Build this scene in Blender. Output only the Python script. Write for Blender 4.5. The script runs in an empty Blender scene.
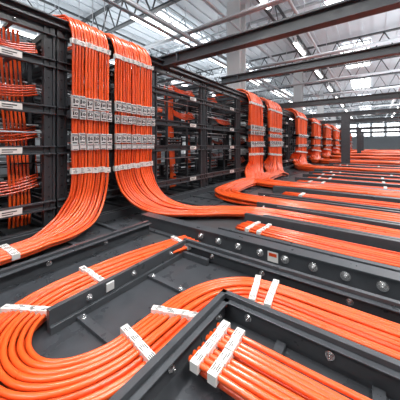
import bpy, math, random
from mathutils import Vector as V, Matrix
random.seed(7)
scene=bpy.context.scene
try: scene.view_settings.view_transform='Standard'
except Exception: pass

# ---------------- materials
def mat(name,col,rough=.5,metal=0.0,noise=0.0,nscale=20,emit=None,bump=0.0,coat=0.0):
    m=bpy.data.materials.new(name); m.use_nodes=True
    nt=m.node_tree; b=nt.nodes['Principled BSDF']
    b.inputs['Base Color'].default_value=(*col,1); b.inputs['Roughness'].default_value=rough
    b.inputs['Metallic'].default_value=metal
    if coat: b.inputs['Coat Weight'].default_value=coat; b.inputs['Coat Roughness'].default_value=.12
    if emit:
        b.inputs['Emission Color'].default_value=(*emit[:3],1); b.inputs['Emission Strength'].default_value=emit[3]
    if noise or bump:
        tc=nt.nodes.new('ShaderNodeTexCoord'); n=nt.nodes.new('ShaderNodeTexNoise')
        n.inputs['Scale'].default_value=nscale; n.inputs['Detail'].default_value=6
        nt.links.new(tc.outputs['Object'],n.inputs['Vector'])
        if noise:
            mr=nt.nodes.new('ShaderNodeMapRange')
            mr.inputs['To Min'].default_value=1-noise; mr.inputs['To Max'].default_value=1+noise
            nt.links.new(n.outputs['Fac'],mr.inputs['Value'])
            mx=nt.nodes.new('ShaderNodeVectorMath'); mx.operation='SCALE'
            mx.inputs[0].default_value=col
            nt.links.new(mr.outputs['Result'],mx.inputs['Scale'])
            nt.links.new(mx.outputs['Vector'],b.inputs['Base Color'])
            mr2=nt.nodes.new('ShaderNodeMapRange')
            mr2.inputs['To Min'].default_value=max(.05,rough-.15); mr2.inputs['To Max'].default_value=rough+.15
            nt.links.new(n.outputs['Fac'],mr2.inputs['Value']); nt.links.new(mr2.outputs['Result'],b.inputs['Roughness'])
        if bump:
            bp=nt.nodes.new('ShaderNodeBump'); bp.inputs['Strength'].default_value=bump; bp.inputs['Distance'].default_value=.01
            nt.links.new(n.outputs['Fac'],bp.inputs['Height']); nt.links.new(bp.outputs['Normal'],b.inputs['Normal'])
    return m
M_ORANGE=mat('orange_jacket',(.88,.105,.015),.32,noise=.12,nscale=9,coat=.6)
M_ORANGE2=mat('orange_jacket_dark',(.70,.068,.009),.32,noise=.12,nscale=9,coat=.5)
M_BEAM=mat('charcoal_powder_coat',(.055,.060,.067),.33,noise=.25,nscale=14)
M_PAN=mat('tray_pan_metal',(.042,.046,.052),.30,noise=.45,nscale=8,bump=.15)
M_RACK=mat('rack_black_steel',(.040,.044,.050),.38,noise=.15,nscale=6)
M_EQ=mat('equipment_black',(.014,.015,.018),.5)
M_STEEL=mat('zinc_steel',(.74,.74,.74),.25,metal=.9)
M_CLAMP=mat('clamp_aluminium',(.68,.68,.67),.36,metal=.2)
M_LABEL=mat('label_white',(.72,.71,.68),.45)
M_INK=mat('label_ink',(.03,.03,.03),.6)
M_CEIL=mat('ceiling_sheet',(.66,.70,.74),.6,noise=.1,nscale=1)
M_TRUSS=mat('truss_grey',(.40,.43,.46),.5,noise=.1,nscale=3)
M_TDARK=mat('truss_dark_grey',(.08,.085,.09),.5,noise=.1,nscale=3)
M_PIPE=mat('galvanised_pipe',(.60,.62,.65),.35,metal=.3)
M_WALL=mat('wall_panel',(.60,.63,.66),.7,noise=.08,nscale=.6)
M_COL=mat('column_paint',(.70,.71,.71),.6,noise=.06,nscale=2)
M_FLOOR=mat('floor_coating',(.06,.063,.067),.4,noise=.25,nscale=3)
M_LAMP=mat('lamp_tube',(1,1,1),.5,emit=(1,.99,.96,12))
M_SKY=mat('skylight_glass',(1,1,1),.5,emit=(.93,.97,1,3.5))
MATS=[M_ORANGE,M_ORANGE2,M_BEAM,M_PAN,M_RACK,M_EQ,M_STEEL,M_CLAMP,M_LABEL,M_INK,M_CEIL,M_TRUSS,M_TDARK,M_PIPE,M_WALL,M_COL,M_FLOOR,M_LAMP,M_SKY]
ID={m.name:i for i,m in enumerate(MATS)}
def mi(m): return ID[m.name]

class B:
    def __init__(s): s.v=[];s.f=[];s.m=[];s.s=[]
    def obb(s,c,ax,h,m):
        c=V(c);n=len(s.v);a,b,d=[V(x) for x in ax]
        for i in (-1,1):
            for j in (-1,1):
                for k in (-1,1): s.v.append(c+a*(i*h[0])+b*(j*h[1])+d*(k*h[2]))
        fs=[(0,1,3,2),(4,6,7,5),(0,4,5,1),(2,3,7,6),(0,2,6,4),(1,5,7,3)]
        if a.cross(b).dot(d)<0: fs=[t[::-1] for t in fs]
        for t in fs: s.f.append(tuple(n+q for q in t)); s.m.append(mi(m)); s.s.append(False)
    def box(s,x0,x1,y0,y1,z0,z1,m):
        s.obb(((x0+x1)/2,(y0+y1)/2,(z0+z1)/2),((1,0,0),(0,1,0),(0,0,1)),(abs(x1-x0)/2,abs(y1-y0)/2,abs(z1-z0)/2),m)
    def prof(s,p0,p1,pts,m,side=None,up=None):
        p0=V(p0);p1=V(p1);t=(p1-p0).normalized()
        up=V(up) if up else V((0,0,1))
        sd=V(side) if side else t.cross(up).normalized()
        n=len(s.v);k=len(pts)
        for p in (p0,p1):
            for a,b in pts: s.v.append(p+sd*a+up*b)
        for i in range(k):
            j=(i+1)%k; s.f.append((n+i,n+j,n+k+j,n+k+i)); s.m.append(mi(m)); s.s.append(False)
        s.f.append(tuple(n+i for i in range(k))[::-1]); s.m.append(mi(m)); s.s.append(False)
        s.f.append(tuple(n+k+i for i in range(k))); s.m.append(mi(m)); s.s.append(False)
    def rod(s,p0,p1,r,m,sides=8,smooth=True):
        p0=V(p0);p1=V(p1);t=(p1-p0).normalized()
        a=t.orthogonal().normalized();b=t.cross(a);n=len(s.v)
        for p in (p0,p1):
            for i in range(sides):
                g=2*math.pi*i/sides; s.v.append(p+a*(r*math.cos(g))+b*(r*math.sin(g)))
        for i in range(sides):
            j=(i+1)%sides; s.f.append((n+i,n+j,n+sides+j,n+sides+i)); s.m.append(mi(m)); s.s.append(smooth)
        s.f.append(tuple(n+i for i in range(sides))[::-1]); s.m.append(mi(m)); s.s.append(False)
        s.f.append(tuple(n+sides+i for i in range(sides))); s.m.append(mi(m)); s.s.append(False)
    def bolt(s,p,d,r,m=None):
        p=V(p);d=V(d).normalized();m=m or M_STEEL
        s.rod(p,p+d*r*.3,r*1.45,m,14)
        s.rod(p+d*r*.3,p+d*r*1.15,r,m,6,False)
        s.rod(p+d*r*1.15,p+d*r*1.9,r*.5,m,8)
    def tube(s,pts,fr,r,sides,m):
        n=len(s.v)
        for p,(S,N) in zip(pts,fr):
            for i in range(sides):
                g=2*math.pi*i/sides; s.v.append(p+S*(r*math.cos(g))+N*(r*math.sin(g)))
        for k in range(len(pts)-1):
            for i in range(sides):
                j=(i+1)%sides
                s.f.append((n+k*sides+i,n+k*sides+j,n+(k+1)*sides+j,n+(k+1)*sides+i)); s.m.append(mi(m)); s.s.append(True)
        e=n+(len(pts)-1)*sides
        s.f.append(tuple(n+i for i in range(sides))[::-1]); s.m.append(mi(m)); s.s.append(False)
        s.f.append(tuple(e+i for i in range(sides))); s.m.append(mi(m)); s.s.append(False)
    def make(s,name,bevel=0,parent=None):
        me=bpy.data.meshes.new(name)
        me.from_pydata([tuple(v) for v in s.v],[],s.f)
        used=sorted(set(s.m)); remap={u:i for i,u in enumerate(used)}
        for u in used: me.materials.append(MATS[u])
        me.polygons.foreach_set('material_index',[remap[x] for x in s.m])
        me.polygons.foreach_set('use_smooth',s.s)
        me.update()
        o=bpy.data.objects.new(name,me); scene.collection.objects.link(o)
        if bevel:
            md=o.modifiers.new('bevel','BEVEL'); md.width=bevel; md.segments=2; md.limit_method='ANGLE'; md.angle_limit=math.radians(50)
        if parent: o.parent=parent
        return o

# ---------------- cable bundles
def cr(p0,p1,p2,p3,t):
    return .5*((2*p1)+(p2-p0)*t+(2*p0-5*p1+4*p2-p3)*t*t+(3*p1-p0-3*p2+p3)*t**3)
class Ribbon:
    def __init__(s,ctrl,step=.03):
        P=[V(c[0]) for c in ctrl];Ns=[V(c[1]) for c in ctrl];W=[V((c[2],0,0)) for c in ctrl]
        s.p=[];N=[];s.w=[]
        for i in range(len(P)-1):
            a,b,c,d=max(i-1,0),i,i+1,min(i+2,len(P)-1)
            L=(P[c]-P[b]).length; k=max(2,int(L/step))
            pa=P[a] if a!=b else P[b]*2-P[c]; pd=P[d] if d!=c else P[c]*2-P[b]
            if (P[b]-pa).length>L*1.5: pa=P[b]-(P[b]-pa).normalized()*L*1.5
            if (pd-P[c]).length>L*1.5: pd=P[c]+(pd-P[c]).normalized()*L*1.5
            for j in range(k+(1 if i==len(P)-2 else 0)):
                t=j/k; s.p.append(cr(pa,P[b],P[c],pd,t)); N.append(Ns[b].lerp(Ns[c],t)); s.w.append(W[b].lerp(W[c],t).x)
        n=len(s.p); s.T=[];s.S=[];s.N=[];s.L=[0]
        for i in range(n):
            T=(s.p[min(i+1,n-1)]-s.p[max(i-1,0)]).normalized()
            Nn=(N[i]-T*N[i].dot(T)).normalized(); s.T.append(T);s.N.append(Nn);s.S.append(T.cross(Nn))
            if i: s.L.append(s.L[-1]+(s.p[i]-s.p[i-1]).length)
    def near(s,q):
        q=V(q); return min(range(len(s.p)),key=lambda k:(s.p[k]-q).length)
def cables(b,R,n,layers,r,width,sides=8,wob=.18,k=.80):
    # top layer of n strands resting in the valleys of the layer below
    for l in range(layers):
        topl=(l==layers-1)
        cnt=n if topl else n-1
        for c in range(cnt):
            off=((c+(0 if topl else .5)+.5)/n-.5)*width
            ph=random.uniform(0,6.3);ph2=random.uniform(0,6.3);f=random.uniform(1.5,3.5);dz=random.uniform(-.4,.5)*r
            pts=[];fr=[]
            for i in range(len(R.p)):
                L=R.L[i]
                o=off*R.w[i]+wob*r*math.sin(L*f+ph); h=l*1.75*r+dz+wob*1.6*r*math.sin(L*f*1.3+ph2)
                pts.append(R.p[i]+R.S[i]*o+R.N[i]*h); fr.append((R.S[i],R.N[i]))
            b.tube(pts,fr,r*k,sides,(M_ORANGE if random.random()<.75 else M_ORANGE2) if topl else M_ORANGE2)  # lower layer always darker: crevice shade painted between the top strands
def label(b,R,i,width,r,layers,seg=4,ln=.03,marks=True,skew=0.0):
    T,S,N=R.T[i],R.S[i],R.N[i]
    if skew:
        q=Matrix.Rotation(skew,3,N); T=q@T;S=q@S
    w=width*R.w[i]+1.4*r; lo=r*.8; hi=(layers-1)*1.75*r+r*1.4+.002
    for k in range(seg):
        cw=w/seg; o=-w/2+cw*(k+.5); j=random.uniform(-.003,.003)*ln/.03
        dz=random.uniform(-.0015,.002)
        c=R.p[i]+S*o+T*j+N*((lo+hi)/2+dz)
        b.obb(c,(T,S,N),(ln/2,cw/2*.95,(hi-lo)/2),M_LABEL)
        if marks:
            top=R.p[i]+N*(hi+dz+.0006)
            for q in range(4):
                mw=cw*random.uniform(.10,.28)
                if random.random()<.8:
                    b.obb(top+S*(o+random.uniform(-.15,.15)*cw)+T*(j+(q-1.5)*ln*.21),(T,S,N),(ln*.04,mw,.0006),M_INK)
def clamp(b,R,i,width,r,layers,seg,ln=.06,bolts=True):
    T,S,N=R.T[i],R.S[i],R.N[i]; w=width*R.w[i]+2.5*r; lo=-r*1.5; hi=(layers-1)*1.75*r+r*1.1
    b.obb(R.p[i]+N*((lo+hi)/2),(T,S,N),(ln*.34,w/2,(hi-lo)/2),M_RACK)
    for k in range(seg):
        cw=w/seg;o=-w/2+cw*(k+.5); e=random.uniform(.012,.034)
        jt=random.uniform(-.05,.05)*ln
        c=R.p[i]+S*o+N*(hi+e/2)+T*jt
        b.obb(c,(T,S,N),(ln/2,cw*.40,e/2+.004),M_CLAMP)
        tp=c+N*(e/2+.004)
        b.obb(tp+N*.003-T*ln*.36,(T,S,N),(ln*.08,cw*.36,.004),M_STEEL)
        if bolts:
            b.rod(tp-S*cw*.16,tp-S*cw*.16+N*.002,cw*.20,M_INK,12)
            b.bolt(tp-S*cw*.16+N*.001,N,cw*.085)
            b.obb(tp+S*cw*.22,(T,S,N),(ln*.20,cw*.11,.001),M_INK)
        b.obb(tp+T*ln*.36,(T,S,N),(ln*.06,cw*.30,.001),M_INK)

ZU=(0,0,1); XU=(1,0,0)
def floorpath(pts,z=.05,w=1): return [((x,y,z),ZU,w) for x,y in pts]

# --- foreground looping bundle
r=.0135
W=.24
b=B()
pts=[(-1.30,1.68),(-1.37,1.4),(-1.43,1.1),(-1.46,.8),(-1.445,.56),(-1.36,.38),(-1.20,.285),(-1.02,.29),(-.88,.39),(-.80,.56),(-.785,.78),(-.775,.98),(-.72,1.16),(-.60,1.29),(-.42,1.325),(-.1,1.325),(.6,1.325),(3.2,1.325)]
R=Ribbon(floorpath(pts,.056),.03)
cables(b,R,9,2,r,W,12)
for q,sk in [((-1.33,1.55,.05),0),((-1.44,.84,.05),0),((-1.42,.47,.05),.1),((-.80,.66,.05),-.1),((-.785,.88,.05),.45),((-.56,1.31,.05),0),((-.46,1.32,.05),0.05),((1.2,1.325,.05),0)]:
    label(b,R,R.near(q),W,r,2,4,.034,skew=sk)
b.make('fiber_cable_bundle')
# --- front short bundle
b=B()
R=Ribbon(floorpath([(-.58,.835),(-.3,.84),(.3,.85),(3.2,.85)],.056),.04)
cables(b,R,8,2,.0145,W,12)
for q in [(-.555,.835,.05),(-.46,.835,.05),(.6,.85,.05)]: label(b,R,R.near(q),W,.0145,2,4,.036)
b.make('fiber_cable_bundle')
# --- bundle y=2.25
b=B()
R=Ribbon(floorpath([(-1.12,2.3),(-.6,2.27),(0,2.25),(3.2,2.25)],.06),.06)
cables(b,R,9,2,r,.27,8)
for q in [(-1.0,2.3,.05),(-.84,2.28,.05),(.5,2.25,.05)]: label(b,R,R.near(q),.27,r,2,4,.036)
b.make('fiber_cable_bundle')

# --- rack drops
def rdrop(name,yc,width,n,r,mode,yend,layers=2,top='back',sides=8,step=.04,xend=3.2,seg=7,fw=.6):
    b=B(); X=-2.5; c=[]
    if top=='turn':
        c+=[((-3.0,-1.6,2.24),ZU,.8),((-3.0,yc-.75,2.24),ZU,.8),((-2.97,yc-.35,2.25),ZU,.85),((-2.86,yc-.1,2.27),ZU,.95),((-2.70,yc,2.27),(.2,0,1),1)]
    else:
        c+=[((-3.5,yc-.1,2.24),ZU,1),((-3.15,yc-.05,2.26),ZU,1),((-2.85,yc,2.29),ZU,1),((-2.70,yc,2.28),(.2,0,1),1)]
    c+=[((-2.57,yc,2.19),(.8,0,.6),1),((X,yc,2.03),XU,1),((X,yc,1.7),XU,1),((X,yc,1.3),XU,1),((X,yc,.9),XU,1),((X,yc,.62),XU,1)]
    if mode=='back':
        c+=[((X+.01,yc-.03,.42),(1,0,.1),.97),((X+.05,yc-.11,.26),(.9,0,.4),.88),((X+.13,yc-.28,.13),(.5,0,1),.75),((X+.21,yc-.55,.07),ZU,fw),((X+.23,yc-.95,.06),ZU,fw)]
        if yend is None: c+=[((X+.23,yc-2.0,.06),ZU,fw),((X+.23,yc-3.3,.06),ZU,fw)]
        else:
            xx=X+.23
            if yc-.95-yend>1.2: c+=[((xx+.05,yend+.7,.06),ZU,fw)]
            c+=[((xx+.16,yend+.28,.06),ZU,fw*.95),((xx+.42,yend+.06,.06),ZU,fw*.9),((xx+.9,yend,.06),ZU,fw*.85),((0,yend,.06),ZU,fw*.8),((xend,yend,.06),ZU,fw*.8)]
    else:
        c+=[((X+.05,yc+.03,.42),(1,0,.1),.95),((X+.16,yc+.10,.25),(.8,0,.6),.85),((X+.34,yc+.22,.12),(.4,0,1),.75),((X+.62,yc+.40,.065),ZU,fw),((X+1.0,yc+(yend-yc)*.8,.06),ZU,fw*.9),((X+1.4,yend,.06),ZU,fw*.85),((-.3,yend,.06),ZU,fw*.8),((xend,yend,.06),ZU,fw*.8)]
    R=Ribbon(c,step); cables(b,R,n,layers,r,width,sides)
    label(b,R,R.near((X,yc,1.98)),width,r,layers,seg,.05)
    clamp(b,R,R.near((X,yc,1.37)),width,r,layers,seg,.12)
    clamp(b,R,R.near((X,yc,1.235)),width,r,layers,seg,.10)
    clamp(b,R,R.near((X,yc,.99)),width,r,layers,seg,.11)
    clamp(b,R,R.near((X,yc,.89)),width,r,layers,seg,.06,False)
    label(b,R,R.near((X,yc,.66)),width,r,layers,seg,.06)
    if mode=='back' and yend is None: label(b,R,R.near((X+.23,yc-.78,.055)),width,r,layers,4,.05)
    return b.make(name)
rdrop('fiber_cable_bundle',1.40,.42,13,.0165,'back',None,top='turn',step=.03,fw=.66,seg=6)
rdrop('fiber_cable_bundle',1.98,.58,17,.0172,'fwd',2.85,step=.035,seg=8,fw=.60)
rdrop('fiber_cable_bundle',5.95,.85,18,.024,'back',3.42,sides=7,step=.06,seg=6,fw=.5)
rdrop('fiber_cable_bundle',7.40,1.1,18,.030,'back',5.0,sides=7,step=.08,seg=6,fw=.40)
yy=[(10.7,1.5,9.0),(13.9,1.8,12.9),(17.6,2.1,16.8),(22.3,2.6,20.7),(28.5,3.0,27.2),(36,3.4,33.7)]
for yc,w,ye in yy:
    rdrop('fiber_cable_bundle',yc,w,15,w/30*.98,'back',ye if yc-ye>.98 else yc-1.0,sides=6,step=.15,seg=6,fw=.26)

def run(y,w,n,r,x0,layers=1):
    b=B();R=Ribbon(floorpath([(x0,y),(0,y+random.uniform(-.03,.03)),(3.2,y)],.055),.25)
    cables(b,R,n,layers,r,w,6)
    for xx in (x0+.15,x0+.4,x0+1.6): label(b,R,R.near((xx,y,.055)),w,r,layers,3,.05,False)
    b.make('fiber_cable_bundle')
for y in (4.2,5.8,6.6,7.4,8.2): run(y,.26,8,.016,-1.4+random.uniform(-.05,.2),2)
for y in (10.3,11.6,14.2,15.5,18.1,19.4,22,24.6,25.9,29.8,31.1): run(y,.32,7,.023,-1.35+random.uniform(-.05,.3))

# ---------------- tray frames
def box_prof(w,h): a=w/2; return [(-a,0),(a,0),(a,h),(-a,h)]
def rail(b,p0,p1,w=.05,h=.12,m=None):
    b.prof(p0,p1,box_prof(w,h),m or M_BEAM)
# front tray
b=B()
b.box(-.64,3.2,.10,1.09,.0,.014,M_PAN)
rail(b,(-.645,.05,0),(-.645,1.13,0),.03,.135)
rail(b,(-.66,1.115,0),(3.2,1.115,0),.03,.135)
rail(b,(-.66,.07,0),(3.2,.07,0),.03,.135)
b.box(-.63,-.600,.09,1.10,.105,.112,M_BEAM)
b.box(-.63,3.2,1.070,1.10,.105,.112,M_BEAM)
for x in (-.5,-.14,.35,.8,1.4,2): b.bolt((x,1.10,.06),(0,-1,0),.013)
for y in (.4,.68,1.02): b.bolt((-.63,y,.06),(1,0,0),.012)
for x in (-.35,0,.4,.8,1.3,1.9,2.6): b.box(x,x+.04,.1,1.08,.014,.038,M_BEAM)
b.make('cable_tray',.003)
# loop tray
b=B()
b.box(-2.0,3.2,1.14,1.54,.0,.014,M_PAN)
b.box(-1.88,-.67,-.2,1.14,.0,.014,M_PAN)
rail(b,(-1.27,.50,0),(-1.27,1.56,0),.028,.125)
rail(b,(-1.245,.50,0),(-1.245,1.56,0),.02,.05)
b.box(-1.24,-1.0,1.47,1.5,.014,.06,M_BEAM)
b.box(-1.235,-.92,1.10,1.14,.014,.034,M_BEAM); b.box(-1.235,-.92,.62,.66,.014,.034,M_BEAM)
for xx,y in ((-1.2,1.12),(-.96,1.12),(-1.2,.64)): b.bolt((xx,y,.034),(0,0,1),.009)
rail(b,(-1.29,1.555,0),(3.2,1.555,0),.03,.13)
b.box(-1.24,3.2,1.505,1.54,.10,.107,M_BEAM)
rail(b,(-1.90,-.2,0),(-1.90,1.70,0),.035,.13)
b.box(-1.88,-1.84,-.2,1.70,.105,.112,M_BEAM)
for x in (-1.0,-.6,-.1,.4,1.0,1.7): b.bolt((x,1.54,.06),(0,-1,0),.013)
for y in (.3,.75,1.2): b.bolt((-1.883,y,.07),(1,0,0),.013)
for y in (.7,1.0,1.35): b.bolt((-1.256,y,.088),(1,0,0),.012)
b.box(-1.256,-1.246,.80,.85,.065,.112,M_CLAMP)
b.make('cable_tray',.003)
# structural beam with bolts
b=B()
rail(b,(-2.1,1.83,0),(3.2,1.83,0),.09,.13)
b.box(-2.1,3.2,1.775,1.89,.13,.142,M_BEAM)
b.box(-2.1,3.2,1.73,1.79,.0,.02,M_BEAM)
x=-1.28
while x<3:
    b.bolt((x,1.785,.080),(0,-1,0),.021); x+=.19
b.box(-.65,-.57,1.780,1.785,.035,.11,M_LABEL)
b.box(-.64,-.58,1.779,1.780,.075,.10,M_ORANGE2)
b.make('support_beam',.003)
# rear trays
def bay(y0,y1,x0):
    b=B()
    b.box(x0,3.2,y0,y1,0,.014,M_PAN)
    rail(b,(x0,y0,0),(3.2,y0,0),.05,.128)
    b.box(x0,3.2,y0+.01,y0+.07,.10,.108,M_BEAM)
    rail(b,(x0,y1,0),(3.2,y1,0),.05,.128)
    x=x0+.1
    while x<3 and y0<9:
        b.bolt((x,y0-.025,.075),(0,-1,0),.014); x+=.33
    for x in (x0+.4,x0+1.2,x0+2.0,x0+2.8): b.box(x,x+.05,y0,y1,.014,.036,M_BEAM)
    b.make('cable_tray',.002)
bay(1.98,2.56,-1.2); bay(2.62,3.08,-1.0); bay(3.16,3.68,-1.3)
y=3.82
while y<9.3:
    bay(y,y+.74,-1.55); y+=.8
while y<40:
    bay(y,y+1.22,-1.55); y+=1.3
b=B()
rail(b,(-2.57,-2,0),(-2.57,40,0),.03,.10)
b.box(-2.55,-1.93,-2,40,0,.012,M_PAN)
for k in range(16):
    y=-1.2+k*.45
    if not(1.6<y<2.2): b.box(-2.55,-1.93,y,y+.04,.012,.036,M_BEAM)
b.make('cable_tray',.002)

# ---------------- racks
XF=-2.62
def rack(y0,y1,depth=.9,detail=True,xf=XF,eq=True,cab=1.0):
    b=B(); zt=2.12; xb=xf-depth; pw=.10
    for y in (y0,y1-pw):
        for x in (xf,xb+.06):
            b.prof((x-.03,y+pw/2,0),(x-.03,y+pw/2,zt),[(-pw/2,-.03),(pw/2,-.03),(pw/2,.03),(pw/2-.02,.03),(pw/2-.02,.012),(-pw/2+.02,.012),(-pw/2+.02,.03),(-pw/2,.03)],M_RACK,side=(0,1,0),up=(1,0,0))
        if detail:
            for k in range(18): b.rod((xf-.02,y+pw/2,.2+k*.1),(xf-.012,y+pw/2,.2+k*.1),.009,M_EQ,8)
    for z in (.06,.32,.87,1.27,1.74,zt-.05):
        h=.085 if z not in (.06,zt-.05) else .1
        for x in (xf,xb+.03):
            b.prof((x,y0,z-h/2),(x,y1,z-h/2),[(-.03,0),(.025,0),(.025,.012),(-.015,.012),(-.015,h-.012),(.025,h-.012),(.025,h),(-.03,h)],M_BEAM if x==xf else M_RACK,side=(1,0,0))
        for y in (y0+.03,y1-.03): b.box(xb,xf,y-.015,y+.015,z-.03,z+.03,M_RACK)
        if detail:
            n=int((y1-y0)/.3)
            for k in range(1,n):
                yy=y0+(y1-y0)*k/n; b.box(xb,xf,yy-.015,yy+.015,z-.02,z+.01,M_RACK)
                b.bolt((xf-.012,yy,z),(1,0,0),.010)
        if 0.2<z<1.9: b.box(xf+.026,xf+.030,y1-.46,y1-.29,z-.028,z+.028,M_LABEL); b.box(xf+.030,xf+.031,y1-.44,y1-.33,z+.002,z+.012,M_INK); b.box(xf+.030,xf+.031,y1-.44,y1-.36,z-.016,z-.008,M_INK)
    if eq:
        n=max(1,int((y1-y0)/.65))
        for k in range(n):
            ya=y0+.1+(y1-y0-.2)*k/n; yb=ya+(y1-y0-.2)/n
            b.box(xf-.35,xf-.31,yb-.03,yb,.1,zt-.1,M_BEAM); b.box(xb+.2,xb+.24,yb-.1,yb-.06,.1,zt-.1,M_BEAM)
            for z,h in ((.36,.42),(.91,.28),(1.31,.36),(1.78,.24)):
                if random.random()<.5:
                    hh=h*random.uniform(.3,.6)
                    x1=xf-.4-random.uniform(0,.1)
                    b.box(xb+.1,x1,ya+.05,yb-.05,z,z+hh,M_EQ)
                    for q in range(3):
                        b.box(x1,x1+.012,ya+.08,yb-.1,z+hh*(q+.3)/3,z+hh*(q+.5)/3,M_TRUSS)
                        for w_ in range(5): b.box(x1+.0,x1+.014,ya+.1+w_*.08,ya+.14+w_*.08,z+hh*(q+.62)/3,z+hh*(q+.85)/3,M_ORANGE2 if random.random()<.4 else M_PIPE)
                for q in range(random.randint(1,3)):
                    xx=xf-random.uniform(.1,.6); zz=z+h*random.uniform(.3,1)
                    b.rod((xx,y0+.05,zz),(xx,y1-.05,zz),.009,M_RACK if random.random()<.4 else M_PIPE,6)
                if random.random()<.6*cab:
                    for q in range(5):
                        zz=z+h*.35+q*.026; p=[];fr=[]
                        for t in range(9):
                            u=t/8; p.append(V((xf-.16-.05*q*.3,ya+(yb-ya)*u,zz-.05*math.sin(u*math.pi)))); fr.append((V((1,0,0)),V((0,0,1))))
                        b.tube(p,fr,.010,6,M_ORANGE2)
    for k in range(int((y1-y0)/.6)):
        if random.random()<cab:
            ya=y0+.18+k*.6+random.uniform(0,.2); xo=.22 if cab>.8 else .5
            for q in range(6):
                y_=ya+q*.034; p=[]
                for z in [i*.12 for i in range(1,18)]: p.append(V((xf-xo+.03*math.sin(z*2.2+q*.3+k),y_+.06*math.sin(z*1.5+k),z)))
                b.tube(p,[(V((1,0,0)),V((0,1,0)))]*len(p),.012,6,M_ORANGE if k%2 else M_ORANGE2)
    return b.make('open_frame_rack',.002 if detail and y0<3 else 0)
rack(-2.2,-.25);rack(-.25,1.10)
rack(1.12,2.40,eq=False,cab=0); rack(2.42,3.75,cab=.35);rack(3.77,5.2,cab=.35)
for y0,y1 in ((5.22,6.6),(6.62,8.2),(8.22,9.5),(9.52,11.6),(11.62,14.2),(14.22,18),(18.02,22),(22.02,28),(28.02,34),(34.02,40)): rack(y0,y1,detail=y0<9,cab=.4 if y0<9 else 0)
for y0,y1 in ((-2.2,.2),(.25,2.7),(2.8,5.2),(5.3,8.2),(8.3,12),(12.1,18)): rack(y0,y1,xf=-4.6,detail=False,cab=.4)
b=B()
b.prof((-2.62,-2.2,2.12),(-2.62,40,2.12),[(-.06,0),(.05,0),(.05,.015),(-.0,.015),(-.0,.075),(.05,.075),(.05,.09),(-.06,.09),(-.06,.075),(-.01,.075),(-.01,.015),(-.06,.015)],M_BEAM,side=(1,0,0))
b.box(-3.5,-3.42,-2.2,40,2.12,2.2,M_BEAM)
b.make('header_beam',.002)

# ---------------- overhead cross beams
IB=lambda w,h:[(-w/2,0),(w/2,0),(w/2,.02),(.012,.02),(.012,h-.02),(w/2,h-.02),(w/2,h),(-w/2,h),(-w/2,h-.02),(-.012,h-.02),(-.012,.02),(-w/2,.02)]
def obeam(y,z,h=.14,w=.12,x0=-2.7,x1=6):
    b=B(); b.prof((x0,y,z),(x1,y,z),IB(w,h),M_BEAM)
    for x in (-2.3,.6,3.2): b.box(x,x+.02,y-w/2,y+w/2,z,z+h,M_BEAM)
    b.make('overhead_beam',.002)
obeam(2.64,2.07+.04,.16); obeam(4.55,2.26,.15); obeam(8.5,2.2,.18,.14); obeam(12.25,2.2,.18,.14); obeam(16.1,2.2,.18,.16); obeam(24,2.2,.2,.2); obeam(31.7,2.2,.2,.2)
def post(x,y,w=.22,h=2.2):
    b=B(); b.prof((x,y,0),(x,y,h),[(-w/2,-w/2),(w/2,-w/2),(w/2,-w/2+.03),(.02,-w/2+.03),(.02,w/2-.03),(w/2,w/2-.03),(w/2,w/2),(-w/2,w/2),(-w/2,w/2-.03),(-.02,w/2-.03),(-.02,-w/2+.03),(-w/2,-w/2+.03)],M_BEAM,side=(1,0,0),up=(0,1,0))
    b.box(x-w*.8,x+w*.8,y-w*.8,y+w*.8,0.0,.03,M_BEAM); b.make('support_post')
post(-.95,12.25,.32); post(4.5,8.5);post(4.5,2.64,h=2.11);post(4.5,4.55,h=2.26);post(-.9,24,.3);post(-.9,31.7,.3)

# ---------------- hall
def simple(name,x0,x1,y0,y1,z0,z1,m):
    b=B();b.box(x0,x1,y0,y1,z0,z1,m);return b.make(name)
HX0,HX1,HY0,HY1,HZ=-22,12,-8,62,6.6
simple('floor',HX0,HX1,HY0,HY1,-.2,0,M_FLOOR)
simple('wall_left',HX0-.2,HX0,HY0,HY1,0,HZ,M_WALL)
simple('wall_right',HX1,HX1+.2,HY0,HY1,0,HZ,M_WALL)
simple('wall_back',HX0,HX1,HY1,HY1+.2,0,HZ,M_WALL)
simple('wall_front',HX0,HX1,HY0-.2,HY0,0,HZ,M_WALL)
b=B(); b.box(HX0,HX1,HY0,HY1,HZ,HZ+.15,M_CEIL)
x=HX0
while x<HX1: b.box(x,x+.12,HY0,HY1,HZ-.05,HZ,M_CEIL); x+=.5
b.make('ceiling')
b=B()
for k in range(10):
    x=-12+k*2.4
    b.box(x,x+2.0,HY1-.06,HY1-.02,2.8,5.4,M_SKY)
    for q in range(5): b.box(x+q*.49,x+q*.49+.06,HY1-.12,HY1-.06,2.8,5.4,M_TRUSS)
    b.box(x-.05,x+2.05,HY1-.12,HY1-.06,4.0,4.12,M_TRUSS)
b.make('window_1')
I0,I1,J0,J1=HX0+.1,HX1-.1,HY0+.1,HY1-.2
def truss(p0,p1,h,name='ceiling_truss',n=24,w=.07,m=M_TRUSS):
    b=B();p0=V(p0);p1=V(p1);d=(p1-p0)
    b.prof(p0,p1,box_prof(w*2,w),m); b.prof(p0+V((0,0,h)),p1+V((0,0,h)),box_prof(w*2,w),m)
    for k in range(n):
        a=p0+d*(k/n);c=p0+d*((k+.5)/n)+V((0,0,h));e=p0+d*((k+1)/n)
        b.rod(a,c,w*.4,m,5);b.rod(c,e,w*.4,m,5)
    b.make(name)
y=1;k=0
while y<60: truss((I0,y,5.35),(I1,y,5.35),1.0,n=34,m=M_TRUSS if k%3==2 else M_TDARK); y+=4.5;k+=1
for x in (-18,-14,-10,-6.5,-3,3.5,8): truss((x,J0,5.6),(x,J1,5.6),.7,n=60,w=.05,m=M_TDARK if x in(-14,-10,-3,8) else M_TRUSS)
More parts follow.
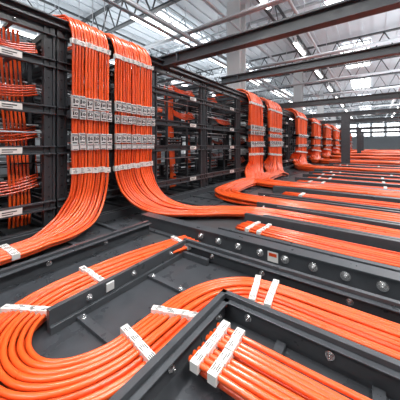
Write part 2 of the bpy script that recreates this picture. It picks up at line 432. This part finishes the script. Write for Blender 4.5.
b=B()
for x,z,rr in ((-5,4.55,.07),(-5.4,4.55,.05),(-7.6,4.3,.11),(-9,5.0,.06),(-9.3,5.0,.06),(-12,4.2,.15),(-1.9,5.0,.05),(1.6,5.0,.08),(-3.9,5.1,.04)):
    b.rod((x,J0,z),(x,J1,z),rr,M_PIPE,10)
    for k in range(14): b.rod((x,J0+2+k*4.9,z),(x,J0+2+k*4.9,HZ-.05),.012,M_PIPE,5)
b.make('ceiling_pipe')
b=B()
for y,z in ((6.2,4.70),(11,4.70),(15.5,4.70),(20,4.70),(29,4.70)):
    for dz in (0,.12): b.rod((I0,y+dz,z),(I1,y+dz,z),.05,M_PIPE,8)
b.make('sprinkler_pipe')
b=B()
for x in (-6.8,-10.8):
    for dx in (0,.6): b.box(x+dx,x+dx+.03,J0,J1,3.9,4.02,M_TDARK)
    k=J0
    while k<40: b.box(x,x+.6,k,k+.04,3.92,3.95,M_TDARK); k+=.4
    for k in range(17):
        for dx in (0,.62): b.rod((x+dx,J0+1+k*3.6,3.95),(x+dx,J0+1+k*3.6,HZ-.05),.012,M_PIPE,5)
b.make('overhead_cable_ladder')
def column(x,y,w=.5):
    b=B(); b.prof((x,y,0),(x,y,HZ),[(-w/2,-w/2),(w/2,-w/2),(w/2,-w/2+.06),(w*.2,-w/2+.06),(w*.2,w/2-.06),(w/2,w/2-.06),(w/2,w/2),(-w/2,w/2),(-w/2,w/2-.06),(-w*.2,w/2-.06),(-w*.2,-w/2+.06),(-w/2,-w/2+.06)],M_COL,side=(1,0,0),up=(0,1,0))
    b.box(x-w*.7,x+w*.7,y-w*.7,y+w*.7,0,.05,M_COL); b.make('building_column')
for cx,cy in ((-4.42,8.6),(-4.42,18.5),(-4.42,27.8),(-4.42,38),(-4.42,50),(-15,10.3),(-15,18),(5.5,18.5),(5.5,27.8),(5.5,38),(-15,1)): column(cx,cy,.56)
b=B()
for x in (-13,-10.0,-5.95,-2.4,2.2,6):
    for k in range(12):
        y=-4.0+k*4.3+(x%3)
        b.box(x-.09,x+.09,y,y+1.5,4.84,4.92,M_COL); b.box(x-.06,x+.06,y+.03,y+1.47,4.815,4.84,M_LAMP)
        b.box(x-.05,x+.05,y+.05,y+1.45,4.92,4.93,M_LAMP)  # glowing top strip added to brighten the ceiling
        for q in (.2,1.3): b.rod((x,y+q,4.92),(x,y+q,HZ-.05),.006,M_PIPE,4)
b.make('linear_ceiling_light')
b=B()
for x in (-1.6,4.6,-8.6,-17):
    y=7.0
    while y<56:
        b.box(x,x+1.5,y,y+5.0,HZ-.08,HZ-.06,M_SKY)
        for q in range(6): b.box(x-.03,x+1.53,y+q*1.0-.03,y+q*1.0+.03,HZ-.13,HZ-.06,M_COL)
        for q in (0,.75,1.5): b.box(x+q-.04,x+q+.04,y,y+5.0,HZ-.13,HZ-.06,M_COL)
        y+=8.5
b.make('skylight')

def area(name,loc,sx,sy,e,col=(1,1,1),rot=(0,0,0)):
    l=bpy.data.lights.new(name,'AREA');l.shape='RECTANGLE';l.size=sx;l.size_y=sy;l.energy=e;l.color=col
    o=bpy.data.objects.new(name,l);o.location=loc;o.rotation_euler=rot;scene.collection.objects.link(o)
area('overhead_fill',(2.2,1.2,5.2),1.1,4,500,(1,.99,.97))  # area lights added below the roof to light the closed hall, not skylights
area('overhead_fill',(-1.5,-4,5.2),4,1.1,290,(.97,.99,1))
area('overhead_fill',(-2.2,1.5,5.2),.4,4,270,(1,1,1))
area('overhead_fill',(2.5,11,5.2),1.6,9,620,(1,1,1))
area('overhead_fill',(2.5,26,5.2),4,14,900,(1,1,1))
area('overhead_fill',(-11,12,5.2),6,20,900,(.97,.99,1))
U=(math.pi,0,0)
area('roof_fill',(-9,10,4.1),5,18,460,(.9,.96,1),U)  # upward fill lights added to brighten the roof, no real fixtures
area('roof_fill',(2,12,4.1),5,18,420,(.9,.96,1),U)
area('roof_fill',(-3,36,4.1),14,24,800,(.9,.96,1),U)
w=bpy.data.worlds.new('World');scene.world=w;w.use_nodes=True
w.node_tree.nodes['Background'].inputs[0].default_value=(.8,.85,.9,1);w.node_tree.nodes['Background'].inputs[1].default_value=.6

# ---------------- camera
cam=bpy.data.cameras.new('camera');co=bpy.data.objects.new('camera',cam);scene.collection.objects.link(co)
cam.sensor_width=36;cam.lens=238/400*36;cam.shift_y=-55/400
co.location=(0,0,.92);co.rotation_euler=(math.radians(90),0,math.radians(35.9))
cam.clip_start=.02;cam.clip_end=200
scene.camera=co
